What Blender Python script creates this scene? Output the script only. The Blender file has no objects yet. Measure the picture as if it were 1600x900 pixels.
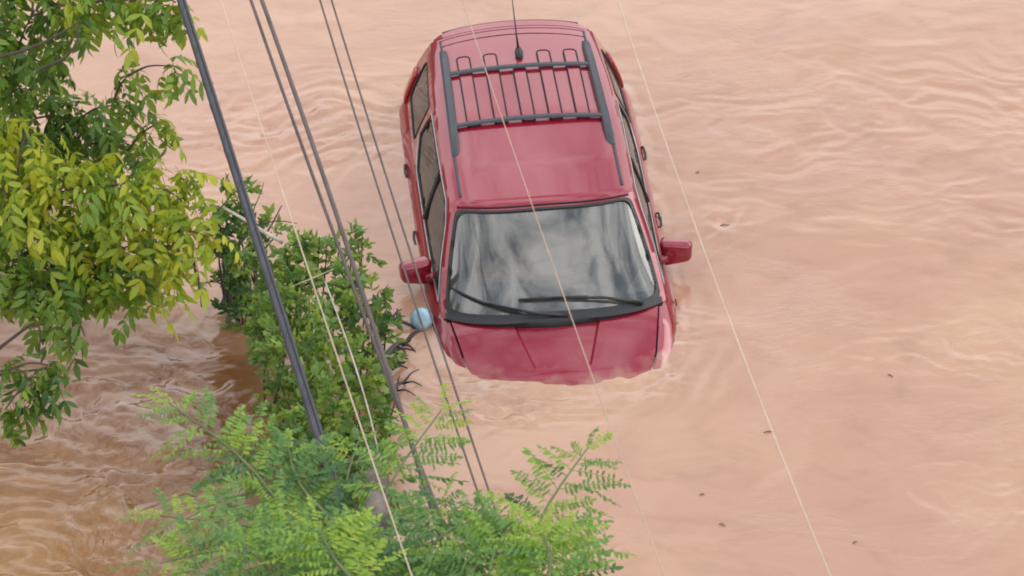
import bpy, bmesh, math, random
import numpy as np
from mathutils import Vector, Matrix, Euler
from mathutils.geometry import delaunay_2d_cdt
R = math.radians
random.seed(7)
scene = bpy.context.scene
COL = scene.collection

# ------------------------------------------------------------------ camera
ELEV, DIST, FPX = R(36.4), 26.0, 5408.0
FWD = Vector((0, math.cos(ELEV), -math.sin(ELEV)))
UPV = Vector((0, math.sin(ELEV), math.cos(ELEV)))
CAMP = Vector((0, 0, 0.245)) - FWD * DIST
cam = bpy.data.cameras.new('camera')
cam.sensor_width = 36; cam.lens = FPX / 1600 * 36
cam.dof.use_dof = True; cam.dof.focus_distance = DIST; cam.dof.aperture_fstop = 13
cam.clip_start = 0.5; cam.clip_end = 2000
camo = bpy.data.objects.new('camera', cam); COL.objects.link(camo)
camo.location = CAMP; camo.rotation_euler = (math.pi / 2 - ELEV, 0, 0)
scene.camera = camo

# ------------------------------------------------------------------ sky, sun, exposure
SUN_EL, SUN_ROT = R(31), R(62)
world = bpy.data.worlds.new('World'); scene.world = world
world.use_nodes = True
nt = world.node_tree; N = nt.nodes; Lk = nt.links
for n in list(N): N.remove(n)
wo = N.new('ShaderNodeOutputWorld'); bg = N.new('ShaderNodeBackground'); bg.inputs['Strength'].default_value = 0.1
sky = N.new('ShaderNodeTexSky'); sky.sky_type = 'NISHITA'; sky.sun_disc = False
sky.sun_elevation = SUN_EL; sky.sun_rotation = SUN_ROT
tc = N.new('ShaderNodeTexCoord'); mp = N.new('ShaderNodeMapping'); mp.inputs['Scale'].default_value = (1.0, 1.0, 1.6)
mp.inputs['Location'].default_value = (3.1, 2.2, 1.0)
nz = N.new('ShaderNodeTexNoise'); nz.inputs['Scale'].default_value = 4.6; nz.inputs['Detail'].default_value = 7; nz.inputs['Roughness'].default_value = 0.58
nz.inputs['Distortion'].default_value = 0.5
rp = N.new('ShaderNodeValToRGB')
rp.color_ramp.elements[0].position = 0.37; rp.color_ramp.elements[0].color = (1.8, 2.6, 3.9, 1)
rp.color_ramp.elements[1].position = 0.60; rp.color_ramp.elements[1].color = (20.0, 19.8, 19.6, 1)
mx = N.new('ShaderNodeMix'); mx.data_type = 'RGBA'; mx.inputs[0].default_value = 0.8
Lk.new(tc.outputs['Generated'], mp.inputs['Vector']); Lk.new(mp.outputs[0], nz.inputs['Vector'])
Lk.new(nz.outputs['Fac'], rp.inputs['Fac']); Lk.new(sky.outputs[0], mx.inputs[6]); Lk.new(rp.outputs[0], mx.inputs[7])
sep = N.new('ShaderNodeSeparateXYZ'); Lk.new(tc.outputs['Generated'], sep.inputs[0])
hz = N.new('ShaderNodeMapRange'); hz.interpolation_type = 'SMOOTHSTEP'; hz.inputs['From Min'].default_value = .66; hz.inputs['From Max'].default_value = .46
hz.inputs['To Min'].default_value = 0; hz.inputs['To Max'].default_value = .8; Lk.new(sep.outputs['Z'], hz.inputs['Value'])
mh = N.new('ShaderNodeMix'); mh.data_type = 'RGBA'; mh.inputs[7].default_value = (15.5, 15.3, 15.6, 1)      # bright haze low in the overcast
Lk.new(hz.outputs[0], mh.inputs[0]); Lk.new(mx.outputs[2], mh.inputs[6])
Lk.new(mh.outputs[2], bg.inputs['Color']); Lk.new(bg.outputs[0], wo.inputs['Surface'])
sl = bpy.data.lights.new('sun', 'SUN'); sl.energy = 0.5; sl.angle = R(30); sl.color = (1.0, 0.95, 0.88)
so = bpy.data.objects.new('sun', sl); COL.objects.link(so)
SD = Vector((math.sin(SUN_ROT) * math.cos(SUN_EL), math.cos(SUN_ROT) * math.cos(SUN_EL), math.sin(SUN_EL)))
so.rotation_euler = (-SD).to_track_quat('-Z', 'Y').to_euler()
scene.view_settings.view_transform = 'Standard'; scene.view_settings.look = 'None'
scene.view_settings.exposure = 0.40; scene.view_settings.gamma = 1.0
scene.view_settings.use_curve_mapping = False
scene.render.engine = 'CYCLES'
scene.cycles.filter_width = 1.9

# ------------------------------------------------------------------ helpers
def ray(px, py):
    d = FWD * FPX + Vector((1, 0, 0)) * (px - 800) + UPV * (450 - py)
    return d.normalized()
def at(px, py, z=0.0):
    d = ray(px, py); return CAMP + d * ((z - CAMP.z) / d.z)
def atd(px, py, dist):
    d = ray(px, py); return CAMP + d * (dist / d.dot(FWD))

def tag(o, label=None, cat=None, group=None, kind=None):
    if label: o['label'] = label
    if cat: o['category'] = cat
    if group: o['group'] = group
    if kind: o['kind'] = kind
    return o
def empty(name, loc=(0, 0, 0)):
    o = bpy.data.objects.new(name, None); COL.objects.link(o); o.location = loc; o.empty_display_size = 0.2
    return o
def link(name, me, mat=None, parent=None):
    o = bpy.data.objects.new(name, me); COL.objects.link(o)
    if mat is not None and len(me.materials) == 0: me.materials.append(mat)
    if parent: o.parent = parent
    return o
def mesh_from(name, verts, faces, smooth=None):
    me = bpy.data.meshes.new(name); me.from_pydata([tuple(v) for v in verts], [], faces); me.update()
    if smooth is not None:
        me.shade_smooth()
        if smooth < 179: me.set_sharp_from_angle(angle=R(smooth))
    return me
class MB:
    def __init__(s): s.v = []; s.f = []; s.t = []
    def add(s, v, f, tint=None):
        b = len(s.v); s.v += [tuple(p) for p in v]; s.f += [tuple(i + b for i in q) for q in f]
        if tint is not None: s.t += [tint] * len(v)
    def tube(s, pts, rad, n=8, cap=True):
        pts = [Vector(p) for p in pts]; m = len(pts)
        rr = rad if hasattr(rad, '__len__') else [rad] * m
        v = []; ref = None
        for i, p in enumerate(pts):
            t = (pts[min(i + 1, m - 1)] - pts[max(i - 1, 0)]).normalized()
            if ref is None: ref = Vector((0, 0, 1)) if abs(t.z) < .9 else Vector((1, 0, 0))
            a = (ref - t * ref.dot(t)).normalized(); b = t.cross(a); ref = a
            for k in range(n):
                w = 2 * math.pi * k / n
                v.append(p + (a * math.cos(w) + b * math.sin(w)) * rr[i])
        f = [(i * n + k, i * n + (k + 1) % n, (i + 1) * n + (k + 1) % n, (i + 1) * n + k) for i in range(m - 1) for k in range(n)]
        if cap: f += [tuple(range(n - 1, -1, -1)), tuple(range((m - 1) * n, m * n))]
        s.add(v, f); return s
    def rbox(s, size, loc, bev=0.01, seg=2, rot=None, taper=None):
        bm = bmesh.new(); bmesh.ops.create_cube(bm, size=1)
        for v in bm.verts:
            v.co = Vector((v.co.x * size[0], v.co.y * size[1], v.co.z * size[2]))
            if taper:
                k = taper(v.co); v.co.x *= k[0]; v.co.y *= k[1]; v.co.z *= k[2]
        if bev: bmesh.ops.bevel(bm, geom=list(bm.edges), offset=bev, segments=seg, affect='EDGES', profile=.5)
        M = Matrix.Translation(loc) @ (Euler(rot).to_matrix().to_4x4() if rot else Matrix())
        bm.verts.index_update()
        s.add([M @ v.co for v in bm.verts], [[v.index for v in f.verts] for f in bm.faces]); bm.free(); return s
    def build(s, name, mat, parent=None, smooth=40):
        me = mesh_from(name, s.v, s.f, smooth)
        if s.t:
            at_ = me.attributes.new('tint', 'FLOAT', 'POINT'); at_.data.foreach_set('value', s.t)
        return link(name, me, mat, parent)

def catmull(P, n=8, closed=False):
    P = [np.array(p, float) for p in P]; m = len(P); out = []
    for i in range(m if closed else m - 1):
        if closed: a, b, c, d = P[i - 1], P[i], P[(i + 1) % m], P[(i + 2) % m]
        else: a, b, c, d = P[max(i - 1, 0)], P[i], P[i + 1], P[min(i + 2, m - 1)]
        for k in range(n):
            t = k / n
            out.append(0.5 * (2 * b + (c - a) * t + (2 * a - 5 * b + 4 * c - d) * t * t + (3 * b - a - 3 * c + d) * t ** 3))
    if not closed: out.append(P[-1])
    return out
def round_poly(P, r, n=5):
    out = []; m = len(P)
    for i in range(m):
        a, b, c = np.array(P[i - 1], float), np.array(P[i], float), np.array(P[(i + 1) % m], float)
        d1 = a - b; d2 = c - b; l1 = np.hypot(*d1); l2 = np.hypot(*d2); q = min(r, l1 * .45, l2 * .45)
        p1 = b + d1 / l1 * q; p2 = b + d2 / l2 * q
        for k in range(n + 1):
            t = k / n; out.append(tuple((1 - t) ** 2 * p1 + 2 * t * (1 - t) * b + t * t * p2))
    return out
def dens(P, step, closed=True):
    out = []; m = len(P)
    for i in range(m if closed else m - 1):
        a = np.array(P[i], float); b = np.array(P[(i + 1) % m], float); k = max(1, int(math.ceil(np.hypot(*(b - a)) / step)))
        out += [tuple(a + (b - a) * j / k) for j in range(k)]
    if not closed: out.append(tuple(P[-1]))
    return out
def inside(P, poly):
    P = np.atleast_2d(np.asarray(P, float)); poly = np.asarray(poly, float); r = np.zeros(len(P), bool); j = len(poly) - 1
    for i in range(len(poly)):
        xi, yi = poly[i]; xj, yj = poly[j]
        c = ((yi > P[:, 1]) != (yj > P[:, 1])) & (P[:, 0] < (xj - xi) * (P[:, 1] - yi) / (yj - yi + 1e-12) + xi)
        r ^= c; j = i
    return r
def dist_poly(P, poly, closed=True):
    P = np.atleast_2d(np.asarray(P, float)); Q = np.asarray(poly, float); best = np.full(len(P), 1e9)
    for i in range(len(Q) - (0 if closed else 1)):
        a = Q[i]; b = Q[(i + 1) % len(Q)]; ab = b - a; L2 = ab @ ab + 1e-12
        t = np.clip(((P - a) @ ab) / L2, 0, 1); best = np.minimum(best, np.hypot(*(P - (a + t[:, None] * ab)).T))
    return best
def panel(outer, holes, step, fn, flip=False, creases=()):
    """triangulated sheet over a 2D outline with holes, mapped to 3D by fn"""
    outer = [tuple(p) for p in outer]; loops = [outer] + [[tuple(p) for p in h] for h in holes]
    V = []; E = []
    for l in loops:
        b = len(V); V += l; E += [(b + i, b + (i + 1) % len(l)) for i in range(len(l))]
    for l in creases:
        b = len(V); V += [tuple(p) for p in l]; E += [(b + i, b + i + 1) for i in range(len(l) - 1)]
    o = np.array(outer); g = np.array([(x, y) for x in np.arange(o[:, 0].min(), o[:, 0].max(), step[0]) for y in np.arange(o[:, 1].min(), o[:, 1].max(), step[1])])
    if len(g):
        ok = inside(g, outer)
        for h in holes: ok &= ~inside(g, h)
        sc = np.array([1 / step[0], 1 / step[1]])
        for l in loops: ok &= dist_poly(g * sc, np.array(l) * sc) > 0.4
        for l in creases: ok &= dist_poly(g * sc, np.array(l) * sc, False) > 0.4
        V += [tuple(p) for p in g[ok]]
    v2, e2, f2, *_ = delaunay_2d_cdt([Vector(p) for p in V], E, [], 0, 1e-6)
    v2 = np.array([tuple(p) for p in v2]); c = np.array([v2[list(f)].mean(0) for f in f2])
    ok = inside(c, outer)
    for h in holes: ok &= ~inside(c, h)
    F = []
    for f, k in zip(f2, ok):
        if k:
            a, b, d = v2[f[0]], v2[f[1]], v2[f[2]]
            if (b[0] - a[0]) * (d[1] - a[1]) - (b[1] - a[1]) * (d[0] - a[0]) < 0: f = f[::-1]
            F.append(tuple(f[::-1]) if flip else tuple(f))
    return [fn(*p) for p in v2], F

# ------------------------------------------------------------------ materials
def newmat(name):
    m = bpy.data.materials.new(name); m.use_nodes = True
    return m, m.node_tree.nodes, m.node_tree.links, m.node_tree.nodes['Principled BSDF']
def plain(name, col, rough=0.5, metal=0.0, coat=0.0, var=0.12, scale=14, bump=0.0):
    m, n, l, b = newmat(name)
    b.inputs['Roughness'].default_value = rough; b.inputs['Metallic'].default_value = metal
    b.inputs['Coat Weight'].default_value = coat; b.inputs['Coat Roughness'].default_value = 0.05
    t = n.new('ShaderNodeTexCoord'); z = n.new('ShaderNodeTexNoise'); z.inputs['Scale'].default_value = scale; z.inputs['Detail'].default_value = 4
    r = n.new('ShaderNodeValToRGB'); r.color_ramp.elements[0].position = .3; r.color_ramp.elements[1].position = .7
    r.color_ramp.elements[0].color = tuple(c * (1 - var) for c in col) + (1,); r.color_ramp.elements[1].color = tuple(min(1, c * (1 + var)) for c in col) + (1,)
    l.new(t.outputs['Object'], z.inputs['Vector']); l.new(z.outputs['Fac'], r.inputs['Fac']); l.new(r.outputs['Color'], b.inputs['Base Color'])
    if bump:
        bp = n.new('ShaderNodeBump'); bp.inputs['Strength'].default_value = bump; bp.inputs['Distance'].default_value = .02
        l.new(z.outputs['Fac'], bp.inputs['Height']); l.new(bp.outputs[0], b.inputs['Normal'])
    return m
def leafmat(name, stops, trans=0.4, rough=0.45):
    m, n, l, b = newmat(name)
    a = n.new('ShaderNodeAttribute'); a.attribute_name = 'tint'
    r = n.new('ShaderNodeValToRGB'); el = r.color_ramp.elements
    while len(el) < len(stops): el.new(0.5)
    for e, (p, c) in zip(el, stops): e.position = p; e.color = tuple(c) + (1,)
    l.new(a.outputs['Fac'], r.inputs['Fac']); l.new(r.outputs[0], b.inputs['Base Color'])
    b.inputs['Roughness'].default_value = rough
    tr = n.new('ShaderNodeBsdfTranslucent'); l.new(r.outputs[0], tr.inputs['Color'])
    ms = n.new('ShaderNodeMixShader'); ms.inputs[0].default_value = trans
    l.new(b.outputs[0], ms.inputs[1]); l.new(tr.outputs[0], ms.inputs[2]); l.new(ms.outputs[0], n['Material Output'].inputs['Surface'])
    return m
def glassmat(name, tint, ior=1.7, haze=0.0):
    m, n, l, b = newmat(name); n.remove(b)
    t = n.new('ShaderNodeBsdfTransparent'); t.inputs['Color'].default_value = tuple(tint) + (1,)
    g = n.new('ShaderNodeBsdfGlossy'); g.inputs['Roughness'].default_value = 0.02
    f = n.new('ShaderNodeFresnel'); f.inputs['IOR'].default_value = ior
    x = n.new('ShaderNodeMixShader'); l.new(f.outputs[0], x.inputs[0]); l.new(t.outputs[0], x.inputs[1]); l.new(g.outputs[0], x.inputs[2])
    last = x
    if haze:                                   # thin pale diffuse film over the glass, uneven by noise
        d = n.new('ShaderNodeBsdfDiffuse'); d.inputs['Color'].default_value = (.42, .42, .36, 1)
        z = n.new('ShaderNodeTexNoise'); z.inputs['Scale'].default_value = 5; z.inputs['Detail'].default_value = 5
        tcn = n.new('ShaderNodeTexCoord'); l.new(tcn.outputs['Object'], z.inputs['Vector'])
        mr = n.new('ShaderNodeMapRange'); mr.inputs['From Min'].default_value = .35; mr.inputs['From Max'].default_value = .7
        mr.inputs['To Min'].default_value = haze * .5; mr.inputs['To Max'].default_value = haze * 1.4
        l.new(z.outputs['Fac'], mr.inputs['Value'])
        y = n.new('ShaderNodeMixShader'); l.new(mr.outputs[0], y.inputs[0]); l.new(x.outputs[0], y.inputs[1]); l.new(d.outputs[0], y.inputs[2]); last = y
    l.new(last.outputs[0], n['Material Output'].inputs['Surface'])
    return m

M = {}
def paint():
    m, n, l, b = newmat('red_paint')
    t = n.new('ShaderNodeTexCoord'); z = n.new('ShaderNodeTexNoise'); z.inputs['Scale'].default_value = 2.2; z.inputs['Detail'].default_value = 6
    r = n.new('ShaderNodeValToRGB'); r.color_ramp.elements[0].position = .3; r.color_ramp.elements[1].position = .75
    r.color_ramp.elements[0].color = (.24, .005, .020, 1); r.color_ramp.elements[1].color = (.28, .008, .028, 1)
    l.new(t.outputs['Object'], z.inputs['Vector']); l.new(z.outputs['Fac'], r.inputs['Fac'])
    b.inputs['Metallic'].default_value = .12; b.inputs['Roughness'].default_value = .34
    b.inputs['Coat Weight'].default_value = 1; b.inputs['Coat Roughness'].default_value = .05; b.inputs['Coat IOR'].default_value = 1.6; b.inputs['Specular IOR Level'].default_value = .15
    sp_ = n.new('ShaderNodeSeparateXYZ'); l.new(t.outputs['Object'], sp_.inputs[0])
    zm = n.new('ShaderNodeTexNoise'); zm.inputs['Scale'].default_value = 7; zm.inputs['Detail'].default_value = 7; l.new(t.outputs['Object'], zm.inputs['Vector'])
    ma = n.new('ShaderNodeMath'); ma.operation = 'MULTIPLY_ADD'; ma.inputs[1].default_value = -.16; l.new(zm.outputs['Fac'], ma.inputs[0]); l.new(sp_.outputs['Z'], ma.inputs[2])
    mm = n.new('ShaderNodeMapRange'); mm.inputs['From Min'].default_value = .915; mm.inputs['From Max'].default_value = .865; mm.inputs['To Max'].default_value = .55
    l.new(ma.outputs[0], mm.inputs['Value'])
    mc = n.new('ShaderNodeMix'); mc.data_type = 'RGBA'; mc.inputs[7].default_value = (.36, .20, .13, 1)
    l.new(mm.outputs[0], mc.inputs[0]); l.new(r.outputs[0], mc.inputs[6]); l.new(mc.outputs[2], b.inputs['Base Color'])
    z2 = n.new('ShaderNodeTexNoise'); z2.inputs['Scale'].default_value = 9; z2.inputs['Detail'].default_value = 6
    l.new(t.outputs['Object'], z2.inputs['Vector'])
    mr = n.new('ShaderNodeMapRange'); mr.inputs['To Min'].default_value = .0; mr.inputs['To Max'].default_value = .03
    l.new(z2.outputs['Fac'], mr.inputs['Value']); l.new(mr.outputs[0], b.inputs['Coat Roughness'])
    return m
M['paint'] = paint()
M['black'] = plain('black_plastic', (.018, .019, .021), .45)
M['rubber'] = plain('black_rubber', (.012, .012, .013), .6)
M['gap'] = plain('dark_gap', (.02, .006, .008), .8)
M['rail'] = plain('grey_rail_plastic', (.036, .038, .050), .5, coat=.1)
M['chrome'] = plain('bright_trim', (.42, .41, .40), .35, metal=.6)
M['glass'] = glassmat('windscreen_glass', (.78, .86, .82), 2.45, .13)
M['sideglass'] = glassmat('tinted_glass', (.16, .17, .15), 1.6, .05)
M['beige'] = plain('beige_cloth', (.38, .38, .33), .9, scale=30, bump=.1)
M['dash'] = plain('dash_plastic', (.17, .17, .15), .7)
M['liner'] = plain('headliner_cloth', (.42, .40, .35), .95)
M['lamp'] = plain('red_lamp_plastic', (.30, .010, .008), .2, coat=.6)
M['mirror'] = plain('mirror_glass', (.6, .62, .65), .05, metal=1)
M['paper'] = plain('white_paper', (.75, .75, .70), .8)
M['cable_dark'] = plain('dark_cable_sheath', (.045, .046, .056), .45, var=.35, scale=7)
M['cable_brown'] = plain('weathered_brown_cable', (.085, .062, .058), .55, var=.3, scale=6)
M['cable_pale'] = plain('pale_cable', (.55, .40, .31), .5, var=.12, scale=5)
M['cable_faint'] = plain('faint_tan_cable', (.45, .31, .24), .55, var=.12, scale=5)
M['wood_pale'] = plain('bleached_wood', (.46, .40, .33), .8, var=.3, scale=9, bump=.3)
M['bark'] = plain('grey_bark', (.16, .13, .11), .9, var=.45, scale=16, bump=.7)
M['twig'] = plain('brown_twig', (.075, .05, .04), .85, var=.3)
M['stem'] = plain('green_stem', (.11, .15, .05), .6, var=.3)
M['debris'] = plain('dark_wet_debris', (.045, .034, .034), .6, var=.4, scale=20)
M['leaf'] = leafmat('broad_leaf', [(0, (.060, .14, .035)), (.45, (.21, .35, .04)), (.75, (.38, .45, .035)), (1, (.56, .54, .045))])
M['bushleaf'] = leafmat('bush_leaf', [(0, (.04, .10, .035)), (.6, (.15, .27, .055)), (1, (.32, .42, .07))])
M['locust'] = leafmat('pinnate_leaf', [(0, (.06, .155, .07)), (.55, (.145, .30, .085)), (.85, (.27, .45, .06)), (1, (.38, .52, .06))], .45)

# ------------------------------------------------------------------ flood water
def hashn(ix, iy, s):
    h = (ix.astype(np.int64) * 374761393 + iy.astype(np.int64) * 668265263 + s * 974634777) & 0x7fffffff
    h = ((h ^ (h >> 13)) * 1274126177) & 0x7fffffff
    return ((h ^ (h >> 16)) & 0xffff) / 65535.0
def pnoise(x, y, s=0):
    ix = np.floor(x); iy = np.floor(y); fx = x - ix; fy = y - iy
    u = fx * fx * fx * (fx * (fx * 6 - 15) + 10); v = fy * fy * fy * (fy * (fy * 6 - 15) + 10)
    def g(a, b, dx, dy):
        w = hashn(a, b, s) * 2 * np.pi; return np.cos(w) * dx + np.sin(w) * dy
    n0 = g(ix, iy, fx, fy) * (1 - u) + g(ix + 1, iy, fx - 1, fy) * u
    n1 = g(ix, iy + 1, fx, fy - 1) * (1 - u) + g(ix + 1, iy + 1, fx - 1, fy - 1) * u
    return n0 * (1 - v) + n1 * v
def fbm(x, y, s=0, o=4, gain=.5):
    t = 0; a = 1
    for k in range(o): t = t + a * pnoise(x * 2 ** k, y * 2 ** k, s + k * 7); a *= gain
    return t
def sstep(a, b, x):
    t = np.clip((x - a) / (b - a), 0, 1); return t * t * (3 - 2 * t)

WATER_CAR_Z = 0.955
CAR_T = Matrix.Translation((0.2015, 1.0, 0.245)) @ Matrix.Rotation(R(5.75), 4, 'Z') @ Matrix.Rotation(R(-1.3), 4, 'Y') @ Matrix.Translation((0, 0, -1.2))

def water_h(x, y):
    wx = x + .9 * fbm(x * .55, y * .75, 91, 3); wy = y + .7 * fbm(x * .6 + 5, y * .8, 95, 3)
    h = .007 * fbm(wx * .7, wy * 1.2, 1, 3) + .0015 * fbm(wx * 2.2, wy * 4.2, 11, 3)
    def blob(px, py, rx, ry):
        c = at(px, py); return np.exp(-(((x - c.x) / rx) ** 2 + ((y - c.y) / ry) ** 2))
    rip = fbm(wx * 3.2, wy * 9, 21, 4, .55)
    h += (.026 * blob(510, 190, .8, .6) + .012 * blob(360, 230, .8, .7) + .009 * blob(1560, 170, .9, .8) + .006 * blob(1520, 340, 1, .6)
          + .009 * blob(1200, 190, .8, .8) + .014 * blob(1540, 800, .6, .5) + .012 * blob(1500, 560, .9, .35)) * rip
    # white-water stretch at the lower left
    tl = np.clip(blob(120, 700, 1.3, 1.15) + .9 * blob(250, 760, .8, .7) + blob(60, 860, 1.2, 1.0) + .25 * blob(250, 520, 1.0, .8), 0, 1.3)
    q = fbm(wx * 1.5 + .3 * wy, wy * 3.4, 31, 5, .55)
    h += tl * (.055 * q + .010 * fbm(wx * 5 + wy, wy * 9, 61, 4, .6) + .014 * (1 - np.abs(fbm(wx * 2.2, wy * 5.0, 41, 4, .5)) * 2.4))
    # small standing waves where the current meets the bonnet and the fenders
    for (px, py, a, rx, ry) in ((800, 632, .05, .55, .20), (1000, 590, .035, .35, .2), (700, 600, .014, .3, .3), (1060, 520, .012, .2, .3)):
        h += a * blob(px, py, rx, ry) * fbm(wx * 4 + wy * 3, wy * 8, 51, 3)
    # eddy
    c = at(1133, 347); r2 = (x - c.x) ** 2 + (y - c.y) ** 2; r = np.sqrt(r2)
    h += -.030 * np.exp(-r2 / .0030) + .010 * np.exp(-r2 / .05) * fbm(wx * 7, wy * 7, 77, 3)
    return h
def axis(a, b, step, far, g=1.22):
    out = list(np.arange(a, b + 1e-6, step)); d = step; x = out[-1]
    hi = []
    while x < far: d *= g; x += d; hi.append(x)
    lo = []; d = step; x = a
    while x > -far: d *= g; x -= d; lo.append(x)
    return np.array(lo[::-1] + out + hi)
CARI = CAR_T.inverted()
def car_dist(X, Y):
    c_, s_ = CARI[0][0], CARI[0][1]
    lx = CARI[0][0] * X + CARI[0][1] * Y + CARI[0][3]; ly = CARI[1][0] * X + CARI[1][1] * Y + CARI[1][3]
    P = np.stack([lx.ravel(), ly.ravel()], 1); d = np.full(len(P), 9.0); near = (np.abs(P[:, 0]) < 2) & (np.abs(P[:, 1]) < 3.2)
    Q_ = WLINE; dd = dist_poly(P[near], Q_); ins = inside(P[near], Q_); d[near] = np.where(ins, 0, dd)
    return d.reshape(X.shape), lx, ly
WLINE = [(-.50, -1.90), (-.72, -1.78), (-.87, -1.58), (-.95, -1.1), (-.965, .3), (-.965, 1.6), (-.93, 2.0), (-.6, 2.18), (.6, 2.18), (.93, 2.0), (.965, 1.6), (.965, .3), (.95, -1.1), (.87, -1.58), (.72, -1.78), (.50, -1.90), (.2, -1.94), (-.2, -1.94)]
xs = axis(-5.2, 5.2, .026, 450); ys = axis(-4.0, 5.6, .026, 450)
GX, GY = np.meshgrid(xs, ys)
GZ = water_h(GX, GY) * np.exp(-np.maximum(0, np.hypot(GX, GY) - 9) / 12)
CD, LX, LY = car_dist(GX, GY)
wr_ = fbm(GX * 3, GY * 3, 201, 3)
nose = sstep(-1.2, -1.9, LY) + .6 * sstep(.3, .9, LX)
GZ = GZ + (.005 + .007 * nose) * np.exp(-(CD / .06) ** 2) * (1 + .9 * wr_) + .0035 * nose * np.exp(-CD / .25) * np.cos(CD * 34 + 5 * fbm(GX * 2, GY * 2, 211, 2)) * (CD < 2)
FOAM = np.clip(np.exp(-CD / .07) * sstep(-.05, .30, fbm(GX * 6, GY * 6, 221, 4, .6)) * (.18 + .25 * nose), 0, 1)
tlc = at(120, 720); CRK = np.exp(-(((GX - tlc.x) / 1.5) ** 2 + ((GY - tlc.y) / 1.4) ** 2))
FOAM = np.clip(FOAM + CRK * sstep(.010, .05, GZ) * sstep(-.1, .35, fbm(GX * 4, GY * 9, 231, 5, .6)) * .45, 0, 1)
nx, ny = len(xs), len(ys)
V = np.stack([GX.ravel(), GY.ravel(), GZ.ravel()], 1)
I = np.arange(nx * ny).reshape(ny, nx)
Q = np.stack([I[:-1, :-1], I[:-1, 1:], I[1:, 1:], I[1:, :-1]], -1).reshape(-1, 4)
me = bpy.data.meshes.new('flood_water')
me.vertices.add(len(V)); me.vertices.foreach_set('co', V.ravel())
me.loops.add(Q.size); me.loops.foreach_set('vertex_index', Q.ravel())
me.polygons.add(len(Q)); me.polygons.foreach_set('loop_start', np.arange(0, Q.size, 4)); me.polygons.foreach_set('loop_total', np.full(len(Q), 4))
me.update(calc_edges=True); me.shade_smooth()
fa = me.attributes.new('foam', 'FLOAT', 'POINT'); fa.data.foreach_set('value', FOAM.ravel().astype(np.float32))
def watermat():
    m, n, l, b = newmat('muddy_water')
    t = n.new('ShaderNodeTexCoord')
    def noise(scale, sc, det=5, dist=0., rough=.5):
        mpn = n.new('ShaderNodeMapping'); mpn.inputs['Scale'].default_value = sc; l.new(t.outputs['Object'], mpn.inputs['Vector'])
        z = n.new('ShaderNodeTexNoise'); z.inputs['Scale'].default_value = scale; z.inputs['Detail'].default_value = det; z.inputs['Distortion'].default_value = dist
        z.inputs['Roughness'].default_value = rough
        l.new(mpn.outputs[0], z.inputs['Vector']); return z.outputs['Fac']
    def ramp(src, stops):
        r = n.new('ShaderNodeValToRGB'); el = r.color_ramp.elements
        while len(el) < len(stops): el.new(.5)
        for e, (p, c) in zip(el, stops): e.position = p; e.color = tuple(c) + (1,)
        l.new(src, r.inputs['Fac']); return r.outputs['Color']
    # silt colour drifts slowly from pinkish to tan
    silt = ramp(noise(.42, (1, 1.5, 1), 6, .8), [(.34, (.435, .238, .166)), (.5, (.455, .258, .167)), (.68, (.472, .276, .170))])
    streak = ramp(noise(.8, (1, 1.8, 1), 7, 3.2, .6), [(.28, (.87, .86, .85)), (.5, (1, 1, 1)), (.72, (1.04, 1.04, 1.04))])
    mu = n.new('ShaderNodeMix'); mu.data_type = 'RGBA'; mu.blend_type = 'MULTIPLY'; mu.inputs[0].default_value = 1
    l.new(silt, mu.inputs[6]); l.new(streak, mu.inputs[7])
    # browner creek silt, its colour also darkened for the shade of the trees
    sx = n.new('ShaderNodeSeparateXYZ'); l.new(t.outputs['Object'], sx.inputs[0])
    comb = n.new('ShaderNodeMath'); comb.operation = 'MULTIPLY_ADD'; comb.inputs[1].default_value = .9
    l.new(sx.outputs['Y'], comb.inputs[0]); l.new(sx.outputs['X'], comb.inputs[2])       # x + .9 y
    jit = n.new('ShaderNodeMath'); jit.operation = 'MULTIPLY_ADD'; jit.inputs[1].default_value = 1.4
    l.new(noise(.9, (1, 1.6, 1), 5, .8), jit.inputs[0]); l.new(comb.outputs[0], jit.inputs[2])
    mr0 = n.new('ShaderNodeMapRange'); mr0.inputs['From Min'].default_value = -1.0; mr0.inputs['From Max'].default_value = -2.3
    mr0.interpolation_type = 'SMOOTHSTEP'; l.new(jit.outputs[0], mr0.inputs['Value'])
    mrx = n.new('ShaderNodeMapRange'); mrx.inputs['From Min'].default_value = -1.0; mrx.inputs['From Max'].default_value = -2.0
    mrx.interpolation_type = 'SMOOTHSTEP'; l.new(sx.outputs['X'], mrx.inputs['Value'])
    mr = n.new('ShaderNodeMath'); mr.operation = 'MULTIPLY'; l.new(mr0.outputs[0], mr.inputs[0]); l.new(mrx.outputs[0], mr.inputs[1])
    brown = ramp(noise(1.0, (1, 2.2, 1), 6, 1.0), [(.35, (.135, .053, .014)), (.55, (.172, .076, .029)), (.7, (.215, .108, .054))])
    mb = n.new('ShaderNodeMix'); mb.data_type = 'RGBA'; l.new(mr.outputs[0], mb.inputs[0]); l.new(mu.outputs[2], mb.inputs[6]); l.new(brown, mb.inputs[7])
    oc = at(30, 870); vd = n.new('ShaderNodeVectorMath'); vd.operation = 'DISTANCE'; vd.inputs[1].default_value = (oc.x, oc.y, 0)
    l.new(t.outputs['Object'], vd.inputs[0])
    vj = n.new('ShaderNodeMath'); vj.operation = 'MULTIPLY_ADD'; vj.inputs[1].default_value = 1.5; l.new(noise(1.6, (1, 2, 1), 6, 1.5), vj.inputs[0]); l.new(vd.outputs['Value'], vj.inputs[2])
    om = n.new('ShaderNodeMapRange'); om.inputs['From Min'].default_value = 2.2; om.inputs['From Max'].default_value = 1.1; om.inputs['To Max'].default_value = .8; l.new(vj.outputs[0], om.inputs['Value'])
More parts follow.
